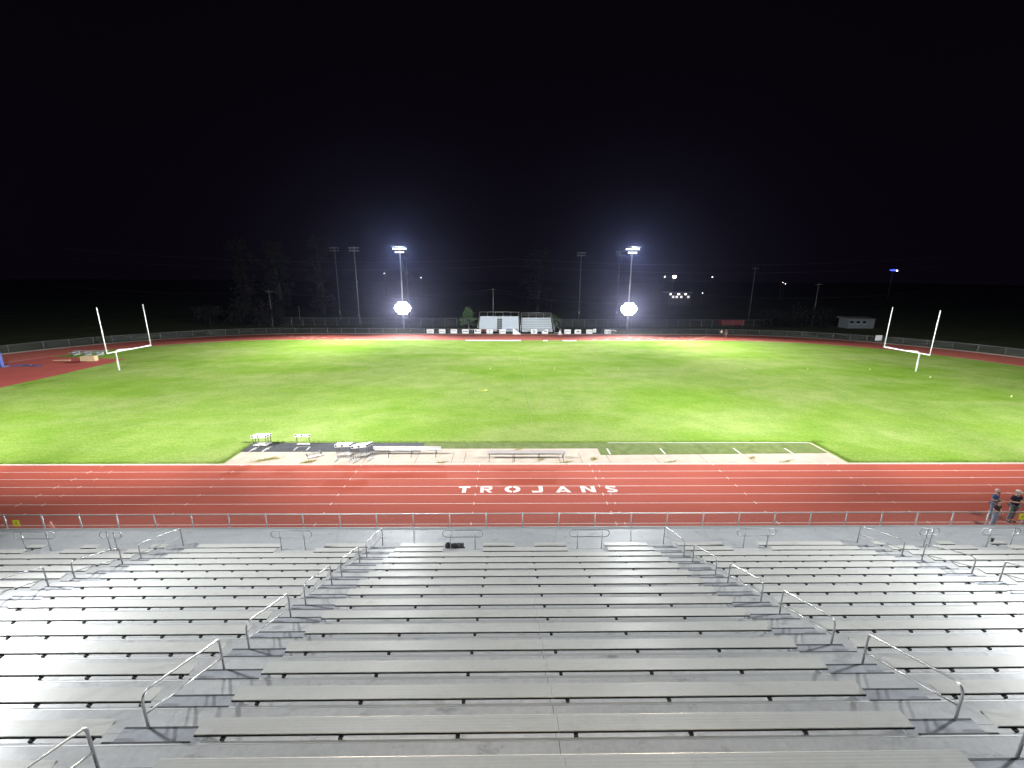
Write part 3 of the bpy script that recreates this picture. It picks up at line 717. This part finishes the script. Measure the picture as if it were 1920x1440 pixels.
# ------------------------------------------------------------------ floodlight poles
def flood(x,y,h,label,lit,sgn,arms=2,name='floodlight_pole',low=True):
    t=thing(name,label,'floodlight',(x,y,0),group='floodlight poles round the field' if lit else 'unlit floodlight poles in the dark')
    mp=M_galv if lit else (M_polef if abs(x+44.9)>1 else M_galvd)
    MB().tube([(x,y,0),(x,y,h)],[.24,.11] if lit else [.17,.09],12).build('pole',mp,t)
    dy=-sgn                                        # direction towards the field in y
    zz=[h-.25,h-1.05]
    for a in range(arms):
        w=1.75 if a==0 else 1.15
        if not lit: w=1.5
        z=zz[a]
        ca=MB().box(x-w,x+w,y-.05,y+.05,z-.05,z+.05).build('cross_arm',mp,t)
        n=6 if a==0 else 4
        if not lit: n=4
        for k in range(n):
            fx=x-w+2*w*(k+.5)/n; yaw=(fx-x)*.18
            fy=y+dy*.35
            # fixture: housing box pitched down
            f=MB(); hw,hd,hh=.21,.17,.12
            R=Matrix.Rotation(dy*-.0+math.radians(-48)*dy*-1,4,'X')
            def tr(p): q=R@Vector(p); return (fx+q.x,fy+q.y,z-.12+q.z)
            P=[(-hw,-hd,0),(hw,-hd,0),(hw,hd,0),(-hw,hd,0),(-hw*.8,-hd*.7,hh),(hw*.8,-hd*.7,hh),(hw*.8,hd*.7,hh),(-hw*.8,hd*.7,hh)]
            f.v=[tr(p) for p in P]; f.f=[(0,3,2,1),(4,5,6,7),(0,1,5,4),(1,2,6,5),(2,3,7,6),(3,0,4,7)]; f.sm=[False]*6
            fo=f.build('lamp_head',M_galvd if lit else mp,t)
            l=MB().quad(tr((-hw*.9,-hd*.9,-.012)),tr((hw*.9,-hd*.9,-.012)),tr((hw*.9,hd*.9,-.012)),tr((-hw*.9,hd*.9,-.012)))
            l.build('lens',M_lampt if lit else M_lens_off,fo)
    if lit:
        MB().box(x-1.6,x+1.6,min(y+dy*.15,y+dy*2.6),max(y+dy*.15,y+dy*2.6),h+.02,h+.05).build('visor',M_dark,t)  # plate added over the lamps to cut light spilling upward
    if lit and not low:
        z=15.; MB().box(x-.9,x+.9,y-.05,y+.05,z-.05,z+.05).build('cross_arm',M_galv,t)
        for k in (-.6,.6):
            fo=MB().box(x+k-.25,x+k+.25,y+.06,y+.34,z-.3,z+.25).build('lamp_head',M_galvd,t); MB().box(x+k-.22,x+k+.22,y+.345,y+.36,z-.27,z+.2).build('lens',M_lampt,fo)
    if low and lit:
        z=5.45
        for zq,nk in ((z-1.2,4),(z-.6,6),(z,7),(z+.6,6),(z+1.2,4)):  # extra heads added to fill an oval, standing in for the lamps' glare
            hw_=nk*.305
            ca=MB().box(x-hw_,x+hw_,y-.05,y+.05,zq-.05,zq+.05).build('cross_arm',M_galv,t)
            for k in range(nk):
                fx=x-hw_+2*hw_*(k+.5)/nk; yl=y+dy*.45; cap_=[]
                fo=MB().tube([(fx,y+dy*.2,zq),(fx,yl,zq)],[.2,.305],12).build('lamp_head',M_galvd,t)
                MB().tube([(fx,yl+dy*.004,zq),(fx,yl+dy*.03,zq)],.295,12).build('lens',M_lampw,fo)
    MB().box(x-.2,x+.2,y+dy*.22 if dy>0 else y+dy*.22-.2,(y+dy*.22 if dy>0 else y+dy*.22-.2)+.2,2.0,2.9).build('control_box',M_galvd,t)
    return t
flood(-29.0,111.5,20.4,'tall lit floodlight pole behind the far fence, left of the small bleachers',True,1)
flood(29.1,110.5,20.5,'tall lit floodlight pole behind the far fence, right of the small bleachers',True,1)
flood(-28.6,12.5,21.3,'lit floodlight pole rising at the left end of the grandstand',True,-1,low=False)
flood(28.4,12.5,21.3,'lit floodlight pole rising at the right end of the grandstand',True,-1,low=False)
for x,y,h,l in ((-44.9,124.8,21.4,'slim unlit floodlight pole just left of the left lit pole, clearly seen'),(-55.,137.,22.2,'faint unlit floodlight pole, farthest left behind the trees'),(-31.,127.,15.,'short dark pole right behind the left lit floodlight'),(33.5,139.,21.6,'unlit floodlight pole just left of the right lit pole'),(21.2,138.6,21.2,'faint unlit floodlight pole, its head high above the right bleachers')):
    if h>16: flood(x,y,h,l,False,1,low=False)
    else:
        t=thing('utility_pole',l,'pole',(x,y,0)); MB().tube([(x,y,0),(x,y,18.7)],[.2,.13],8).build('pole',M_polef,t); MB().box(x-.3,x+.3,y-.3,y+.1,14,14.8).build('transformer',M_polef,t)

# utility poles and wires
M_polew=mat('weathered_pole',(.07,.06,.055),.9)
poles=[(-6.7,143.4,9.9,'utility pole standing behind the left bleachers with wires at its top'),(-64.4,114.4,9.9,'utility pole by the dark trees at the left'),(-67.4,136,4.3,'short post behind the left trees'),(78.1,141,17,'tall faint utility pole at the right'),(85.2,121,12.2,'faint leaning utility pole among the right trees'),(37.5,139,9.5,'thin utility pole right of the right lit floodlight')]
for x,y,h,l in poles:
    t=thing('utility_pole',l,'pole',(x,y,0)); MB().tube([(x,y,0),(x,y,h)],[.16,.10],8).build('pole',M_polew if x<-10 or x>20 else M_galv,t)
    if h>6: MB().box(x-1.1,x+1.1,y-.06,y+.06,h-.55,h-.42).build('cross_arm',M_polew,t)
def wire(pts,label,sag=.8,r=.02):
    m=MB()
    for a,b in zip(pts[:-1],pts[1:]):
        a,b=Vector(a),Vector(b); line=[]
        for k in range(13):
            u=k/12; p=a+(b-a)*u; p.z-=4*sag*u*(1-u); line.append(p)
        m.tube(line,r,3)
    tag(m.build('overhead_wire',M_wired),label,'power line')
M_wired=mat('wire_cable',(.12,.12,.13),.7)
wire([(-150,143,10.5),(-64.4,143.4,9.6),(-6.7,143.4,9.5),(50,143.5,9.),(140,144,9.5)],'overhead wires meeting the utility pole behind the bleachers, upper strand',2.2)
wire([(-64.4,114.4,9.2),(-6.7,143.3,8.6),(55,135,6)],'overhead wire sagging low behind the bleachers',1.8)
wire([(-150,150,22),(0,150,19.5),(150,150,21)],'highest overhead wire crossing the dark sky',2.5)
wire([(-150,152,19),(0,152,17.3),(150,152,18)],'second highest overhead wire crossing the dark sky',2.5)
# ------------------------------------------------------------------ trees
def tree(x,y,h,w,label,m,n=1500,shape='round',base_h=.18,leafs=.16,z=0,clumps=26,name='tree'):
    t=thing(name,label,'tree',(x,y,z)); rnd=random.Random(int(x*13+y*7))
    tr=MB(); tr.tube([(x,y,z),(x+.02*h,y,z+h*.35),(x-.01*h,y,z+h*.75)],[.035*h,.025*h,.01*h],7)
    for k in range(7):
        a=rnd.uniform(0,2*PI); z0=z+h*rnd.uniform(.2,.55); L=w*rnd.uniform(.25,.42)
        tr.tube([(x,y,z0),(x+L*math.cos(a)*.6,y+L*math.sin(a)*.6,z0+L*.5),(x+L*math.cos(a),y+L*math.sin(a),z0+L*1.1)],[.012*h,.008*h,.003*h],5)
    tr.build('trunk',M_bark,t)
    cr=MB(); cl=[]
    for k in range(clumps):
        u=rnd.random(); a=rnd.uniform(0,2*PI)
        if shape=='cone': rad=w/2*(1-u*.85)*rnd.uniform(.5,1); zz=z+h*(base_h+(1-base_h)*.93*u)
        elif shape=='column': rad=w/2*rnd.uniform(.2,1)*math.sin(PI*(.12+.8*u))**.5; zz=z+h*(base_h+(1-base_h)*.95*u)
        else: rad=w/2*math.sqrt(max(0,1-(2*u-1)**2))*rnd.uniform(.4,1); zz=z+h*(base_h+(1-base_h)*u)
        cl.append((x+rad*math.cos(a),y+rad*math.sin(a),zz,w*rnd.uniform(.09,.19)))
    for k in range(n):
        c=rnd.choice(cl); d=Vector((rnd.gauss(0,1),rnd.gauss(0,1),rnd.gauss(0,.8))); d=d*(c[3]*.6)
        p=Vector((c[0],c[1],c[2]))+d; a=Vector((rnd.uniform(-1,1),rnd.uniform(-1,1),rnd.uniform(-1,1))).normalized()*leafs*rnd.uniform(.5,1.3); b=a.orthogonal().normalized()*leafs*rnd.uniform(.4,.9)
        cr.quad(p-a,p-b,p+a,p+b)
    cr.build('crown',m,t)
tree(-12.9,119.5,5.0,4.4,'bushy green conifer-like tree left of the small bleachers',M_leaf,1900,'cone',.04,.26,clumps=34)
tree(10.9,121,2.6,4.5,'low green bush behind the right end of the small bleachers',M_leaf,900,'round',.05,.16,name='bush')
for i,(x,y,h,w,l) in enumerate(((-84,119,5.2,7,'dark round tree, leftmost of the three in the row left of the field'),(-75,118,5.6,7.5,'dark round tree, middle of the three in the row left of the field'),(-66,116.5,6.2,7.5,'dark round tree nearest the left utility pole'),(72,119,4.6,7,'dark low tree left of the white building'),(79,119,5.2,8,'dark round tree second left of the white building'),(86,119,5.0,7,'dark tree closest to the white building'))): tree(x,y,h,w,l,M_leafd,1300,'round',.05,.26)
for x,y,h,w,l in ((-96,158,27,10,'very tall poplar, faint, leftmost of the group behind the left trees'),(-83,155,26,9,'very tall poplar, faint, middle of the group behind the left trees'),(-70,160,28,9,'very tall poplar, faint, rightmost of the group behind the left trees'),(10,170,24,12,'tall faint tree in the dark behind the right bleachers')): tree(x,y,h,w,l,M_leafd,2200,'column',.08,.5,clumps=50)

# ------------------------------------------------------------------ white building, red container, hill band
b=thing('small_building','small pale building with dark windows beyond the right end of the track','building',(95.5,116,0))
MB().box(91.6,98.9,116,119.5,0,2.6).build('wall',M_siding,b)
m=MB(); m.v=[(91.2,115.6,2.75),(99.3,115.6,2.62),(99.3,119.9,2.9),(91.2,119.9,3.05),(91.2,115.6,2.603),(99.3,115.6,2.603),(99.3,119.9,2.603),(91.2,119.9,2.603)]; m.f=[(0,1,2,3),(7,6,5,4),(0,4,5,1),(1,5,6,2),(2,6,7,3),(3,7,4,0)]; m.sm=[False]*6; m.build('roof',M_galvd,b)
for x in (92.5,94.3,96.0):
    wv=MB().box(x-.42,x+.42,115.94,115.998,1.3,2.0).build('window',M_glassd,b); MB().box(x-.5,x+.5,115.90,115.938,1.22,1.3).build('sill',M_white,wv)
MB().box(97.5,98.4,115.94,115.998,.0,2.0).build('door',M_galvd,b)
b=thing('red_container','low dark red container beyond the fence on the right','container',(62.7,122,0))
MB().box(59.5,66,121.7,124,.25,1.55).build('body',M_red,b); MB().box(59.3,66.2,121.5,124.2,1.553,1.65).build('lid',M_red,b)
for x in (60.2,65.3): MB().tube([(x,121.65,.2),(x,121.55,.2)],.2,10).build('wheel',M_dark,b)
for u,(x,y,w,h,l) in enumerate(((82.5,100.5,1.0,1.05,'pale square notice board fixed on the fence left of the right goal'),)):
    t=thing('notice_board',l,'sign',(x-5.6,88.9,0)); MB().box(76.1,77.5,88.9,88.96,.45,1.55).build('panel',M_whited,t); MB().tube([(76.8,89.,0),(76.8,89.,1.5)],.04,6).build('stake',M_galvd,t)

# distant lamps on poles, dark hills
def dl(x,y,z,m,r,label,name='distant_street_lamp'):
    t=thing(name,label,'street lamp',(x,y,gz(x,y)),group='far off street lamps')
    MB().tube([(x,y,gz(x,y)),(x,y,z)],.12,6).build('pole',M_polew,t)
    MB().tube([(x,y,z),(x,y-1.2,z+.25)],.06,6).build('arm',M_polew,t)
    MB().ball((x,y-1.5,z+.05),r,10,8,(1,1,.7)).build('lamp_globe',m,t)

for x,y,z,m,r,l in ((-105.5,200,10.9,M_lampfar,.22,'small distant lamp high in the dark, farthest left of the field'),(-113.1,260,9.5,M_lampfar,.16,'very faint distant lamp between the two left unlit poles'),(-84.9,300,16.2,M_lampfar,.3,'small white distant lamp just left of the left lit pole'),(-60.3,300,13.5,M_lampfar,.3,'small white distant lamp just right of the left lit pole'),(82.3,330,15,M_lampfar,.22,'tiny distant lamp just left of the right lit pole'),(106.3,300,14.9,M_lampfar,.42,'white distant lamp left of the big warm one'),(105.2,280,14.7,M_lampwarm,1.15,'largest distant lamp, warm white, high right of the right lit pole'),(148.6,320,14.9,M_lampfar,.4,'white distant lamp alone, farther right of the warm one'),(97.1,220,6.3,M_lampfar,.2,'small distant lamp low, right of the lit building'),(162.9,260,11.5,M_lampfar,.15,'tiny distant lamp, left one of the faint right pair'),(164.5,260,10.8,M_lampfar,.2,'tiny distant lamp, right one of the faint right pair')): dl(x,y,z,m,r,l)
M_darkwall=mat('dark_wall',(.05,.045,.05),.9)
b=thing('distant_building','far off building with three lit lamps on its front, below the warm lamp','building',(78,202,gz(78,202)))
z0=gz(78,202)-.3
MB().box(73,84,201,208,z0,6.9).build('wall',M_darkwall,b); MB().box(72.5,84.5,200.6,208.4,6.903,7.3).build('roof',M_galvd,b)
for x,w in ((74.2,.25),(78.,.45),(81.2,.35)):
    q=MB().box(x-w,x+w,200.85,200.99,6.1,6.55).build('wall_lamp',M_lampfar,b)
for x in (75.5,77.2,79.3,82.6): MB().box(x-.5,x+.5,200.93,200.99,4.6,5.6).build('window',M_lampdim,b)
b=thing('lit_sign','blue glowing wing shaped sign on a tall post in the dark at the far right','sign',(265,300,gz(265,300)))
m=MB(); m.ball((265.3,300,20),1.,14,8,(3.0,.6,.55)); m.build('sign_panel',M_lampblue,b); m=MB(); m.ball((266.9,299.2,19.7),.45,10,6,(1.4,.5,.8)); m.build('lamp',M_lampfar,b)
MB().tube([(265,300,gz(265,300)),(265,300,19.5)],.2,8).build('post',M_galvd,b)

# ------------------------------------------------------------------ people
def skin(name,verts,edges,radii,m,parent,sub=1):
    me=bpy.data.meshes.new('tmp'); me.from_pydata(verts,edges,[]); o=bpy.data.objects.new('tmp',me); C.objects.link(o)
    sk=o.modifiers.new('s','SKIN'); sk.use_smooth_shade=True
    for v_,r in zip(me.skin_vertices[0].data,radii): v_.radius=(r,r) if not isinstance(r,tuple) else r; v_.use_root=False
    me.skin_vertices[0].data[0].use_root=True
    if sub: u=o.modifiers.new('u','SUBSURF'); u.levels=sub; u.render_levels=sub
    dg=bpy.context.evaluated_depsgraph_get(); ev=o.evaluated_get(dg); nm=bpy.data.meshes.new_from_object(ev)
    bpy.data.objects.remove(o); nm.name=name; nm.materials.clear(); nm.materials.append(m)
    for p in nm.polygons: p.use_smooth=True
    ob=bpy.data.objects.new(name,nm); C.objects.link(ob); ob.parent=parent; return ob
M_skin=mat('skin',(.50,.29,.20),.6)
def person(label,loc,rz,h,shirt,trousers,hair,arms='crossed',cap=None,mask=None,shoes=(.03,.03,.03),stance=.10,longhair=False,bulk=1.,group=None):
    t=thing('person',label,'person',loc,rz,group,local=True); s=h/1.75
    def V(x,y,z): return (x*s,y*s,z*s)
    ms=mat('shirt_cloth',shirt,.85); mt=mat('trouser_cloth',trousers,.85); mh=mat('hair',hair,.7); mo=mat('shoe',shoes,.6)
    b=bulk
    # facing -Y. body: pelvis root
    J=[V(0,0,.95),V(0,0,1.12),V(0,0,1.32),V(0,.01,1.47),V(0,-.005,1.535),V(0,-.02,1.63),
       V(-.19*b,.01,1.43),V(.19*b,.01,1.43),
       V(-.09,0,.90),V(.09,0,.90),V(-stance,-.02,.50),V(stance,-.02,.50),V(-stance-.02,.03,.09),V(stance+.02,.03,.09),V(-stance-.03,-.13,.03),V(stance+.03,-.13,.03)]
    R=[.115*b,.115*b,.125*b,.07,.05,.07,.055,.055,.085,.085,.058,.058,.04,.04,.032,.032]
    E=[(0,1),(1,2),(2,3),(3,4),(4,5),(3,6),(3,7),(0,8),(0,9),(8,10),(9,11),(10,12),(11,13),(12,14),(13,15)]
    if arms=='crossed':
        A=[V(-.27*b,-.02,1.16),V(.27*b,-.02,1.16),V(.02,-.25,1.19),V(-.04,-.22,1.23)]
    elif arms=='folded_low':
        A=[V(-.25*b,.0,1.16),V(.25*b,.0,1.16),V(-.03,-.22,1.08),V(.05,-.22,1.10)]
    else:
        A=[V(-.25*b,.02,1.16),V(.25*b,.02,1.16),V(-.27*b,-.05,.92),V(.27*b,-.05,.92)]
    n=len(J); J+=A; R+=[.042,.042,.03,.03]; E+=[(6,n),(7,n+1),(n,n+2),(n+1,n+3)]
    # hands with fingers
    for q,(w,el) in enumerate(((n+2,n),(n+3,n+1))):
        W=Vector(J[w]); d=(W-Vector(J[el])).normalized(); k=len(J)
        J.append(tuple(W+d*.075*s)); R.append(.036); E.append((w,k))
        side=d.cross(Vector((0,0,1))); side=side.normalized() if side.length>.1 else Vector((0,1,0)); side=Vector((0,0,1)) if abs(d.z)<.7 else side
        for f in range(4):
            J.append(tuple(W+d*(.155-.008*abs(f-1))*s+side*(f-1.5)*.02*s)); R.append(.009); E.append((k,len(J)-1))
        J.append(tuple(W+d*.09*s+side*.06*s)); R.append(.010); E.append((w,len(J)-1))
    R=[r*s for r in R]
    body=skin('body',J,E,R,M_skin,t)
    # head volume, face
    hb=MB(); hb.ball(V(0,-.02,1.655),.105*s,14,10,(.78,.95,1.15)); 
    hb.ball(V(0,-.125,1.64),.016*s,8,6,(.8,1,1.3))
    for q in (-1,1): hb.ball(V(q*.083,-.01,1.64),.024*s,8,6,(.4,.8,1.2))
    hd=hb.build('head',M_skin,t)
    fc=MB()
    for q in (-1,1): fc.ball(V(q*.034,-.112,1.665),.010*s,6,5)
    fc.box(*[c*s for c in (-.028,.028)],-.121*s,-.105*s,1.592*s,1.600*s)
    fc.build('face_features',M_blackp,hd)
    # clothing shells
    sj=[V(0,0,.885),V(0,0,1.10),V(0,0,1.32),V(0,.01,1.45),V(-.19*b,.01,1.425),V(.19*b,.01,1.425)]
    e1=Vector(J[6]).lerp(Vector(J[n]),.75); e2=Vector(J[7]).lerp(Vector(J[n+1]),.75)
    sj+=[tuple(e1),tuple(e2)]
    skin('shirt',sj,[(0,1),(1,2),(2,3),(3,4),(3,5),(4,6),(5,7)],[r*s for r in (.152*b,.145*b,.15*b,.085,.072,.072,.062,.062)],ms,t)
    tj=[V(0,0,.97),V(-.09,0,.90),V(.09,0,.90),V(-stance,-.02,.50),V(stance,-.02,.50),V(-stance-.02,.03,.10),V(stance+.02,.03,.10)]
    skin('trousers',tj,[(0,1),(0,2),(1,3),(2,4),(3,5),(4,6)],[r*s for r in (.135*b,.10,.10,.075,.075,.062,.062)],mt,t)
    for q in (-1,1):
        MB().ball(V(q*(stance+.025),-.06,.04),.10*s,10,6,(.48,1.45,.45)).build('shoe',mo,t)
    hr=MB(); hr.ball(V(0,.005,1.685),.108*s,14,10,(.84,.98,1.08))
    hr.v=[v_ for v_ in hr.v]
    if longhair: hr.ball(V(0,.05,1.58),.10*s,12,8,(.95,.6,1.5))
    hr.v=[(x,max(y,-.075*s) if z>1.66*s else max(y,-.0*s),z) for x,y,z in hr.v]
    hr.build('hair',mh,t)
    if cap:
        mc=mat('cap_cloth',cap,.8); cb=MB(); cb.ball(V(0,-.01,1.72),.112*s,14,8,(.86,1.0,.72)); cb.box(-.065*s,.065*s,-.20*s,-.09*s,1.705*s,1.72*s); cb.build('cap',mc,t)
    if mask:
        MB().ball(V(0,-.05,1.61),.09*s,12,8,(.80,.95,.62)).build('face_mask',mat('mask_cloth',mask,.8),t)
    return t
person('person in navy blue t-shirt and black face covering, arms crossed on the track',(24.45,20.75,.005),.35,1.72,(.035,.065,.15),(.16,.20,.30),(.42,.34,.27),cap=None,mask=(.03,.025,.025),bulk=1.1)
person('shorter dark haired person in dark top and pale jeans in front of navy shirt',(23.55,19.85,.005),.15,1.56,(.045,.022,.022),(.33,.38,.50),(.055,.025,.015),arms='folded_low',longhair=True,bulk=.95)
person('person in black t-shirt, pale cap and white face mask, arms crossed, at right edge',(25.15,20.4,.005),.1,1.84,(.012,.008,.022),(.13,.16,.17),(.2,.15,.1),cap=(.62,.52,.46),mask=(.7,.68,.66),bulk=1.2)
person('far off person in a white shirt walking on the far track',(47.3,97.3,.005),.3,1.72,(.75,.72,.68),(.03,.03,.04),(.05,.03,.02),arms='down')
person('far off person in dark clothes beside the white shirt on the far track',(48.2,97.,.005),-.3,1.75,(.05,.03,.03),(.25,.22,.2),(.05,.03,.02),arms='down')

# ------------------------------------------------------------------ lights (lamps the place has)
def spot(x,y,z,tx,ty,tz,power,ang,blend=1.,col=(.93,.97,1.),r=.5):
    l=bpy.data.lights.new('floodlight_beam','SPOT'); l.energy=power; l.spot_size=math.radians(ang); l.spot_blend=blend; l.color=col; l.shadow_soft_size=r
    o=bpy.data.objects.new('floodlight_beam',l); C.objects.link(o); o.location=(x,y,z)
    o.rotation_euler=(Vector((tx-x,ty-y,tz-z))).to_track_quat('-Z','Y').to_euler(); return o
for s in (-1,1):
    # far side poles: main heads, then a narrow camera-aimed beam added to give the low cluster a halo
    x,y,z=(-29,110.6,19.75) if s<0 else (29.1,109.6,19.85)
    spot(x,y,z, s*(22),66,0, 240e3,86)
    spot(x,y,z, s*(56),58,0, 310e3,74)
    spot(x,y,z, s*(-40),54,0, 162.9e3,60)
    spot(x,y-1.2,5.45, -2.4,0,13.0, 2600e3,9.0,col=(1,.84,.62),r=.9)
    # stand side poles, main heads then the lower arm that lights the seats
    x,y,z=(-28.6,13.4,20.65) if s<0 else (28.4,13.4,20.65)
    spot(x,y,z, s*(4),20,0, 21e3,112)
    spot(x,y,z, s*(32),90,0, 171.5e3,108)
    spot(x,y,z, s*(-12),60,0, 140e3,78)
    spot(x,y,z, s*(76),30,0, 245e3,94)
    spot(s*27.4,14.,14.8, s*(-4),8,3.5, 17e3,84,r=.16)
    spot(s*27.4,14.,14.8, s*(-22),3,6, 5e3,54,r=.16)

# ------------------------------------------------------------------ haze
hz=MB().box(-420,420,-60,420,-3,24).build('haze',bpy.data.materials.new('haze'))
struct(hz,'thin night haze','stuff')
hm=hz.data.materials[0]; hm.use_nodes=True; nt=hm.node_tree
for n_ in list(nt.nodes):
    if n_.type!='OUTPUT_MATERIAL': nt.nodes.remove(n_)
pv=nt.nodes.new('ShaderNodeVolumePrincipled'); pv.inputs['Density'].default_value=.000018; pv.inputs['Color'].default_value=(.38,.47,1,1); pv.inputs['Anisotropy'].default_value=.87
nt.links.new(pv.outputs[0],[n_ for n_ in nt.nodes if n_.type=='OUTPUT_MATERIAL'][0].inputs['Volume'])

# ------------------------------------------------------------------ world
w=bpy.data.worlds.new('World'); S.world=w; w.use_nodes=True; bg=w.node_tree.nodes['Background']
sky=w.node_tree.nodes.new('ShaderNodeTexSky'); sky.sky_type='NISHITA'; sky.sun_disc=False; sky.sun_elevation=math.radians(-6); sky.sun_rotation=math.radians(200)
ad=w.node_tree.nodes.new('ShaderNodeMix'); ad.data_type='RGBA'; ad.blend_type='ADD'; ad.inputs[0].default_value=1
w.node_tree.links.new(sky.outputs[0],ad.inputs[6]); ad.inputs[7].default_value=(.030,.014,.038,1)
w.node_tree.links.new(ad.outputs[2],bg.inputs[0]); bg.inputs[1].default_value=.06

# ------------------------------------------------------------------ camera
th,ps,ro=.2417,.0145,.0044
Fv=Vector((math.sin(ps)*math.cos(th),math.cos(ps)*math.cos(th),-math.sin(th))); R=Vector((math.cos(ps),-math.sin(ps),0)); U=R.cross(Fv)
R2=R*math.cos(ro)+U*math.sin(ro); U2=-R*math.sin(ro)+U*math.cos(ro)
cam=bpy.data.cameras.new('Camera'); co=bpy.data.objects.new('Camera',cam); C.objects.link(co)
m=Matrix((( R2.x,U2.x,-Fv.x,-2.39),(R2.y,U2.y,-Fv.y,0),(R2.z,U2.z,-Fv.z,12.746),(0,0,0,1))); co.matrix_world=m
cam.sensor_width=36; cam.lens=796.3/1920*36; cam.clip_start=.1; cam.clip_end=3000
S.camera=co
S.view_settings.view_transform='Standard'; S.view_settings.look='None'; S.view_settings.exposure=0; S.view_settings.gamma=1
S.render.resolution_x=1024; S.render.resolution_y=768
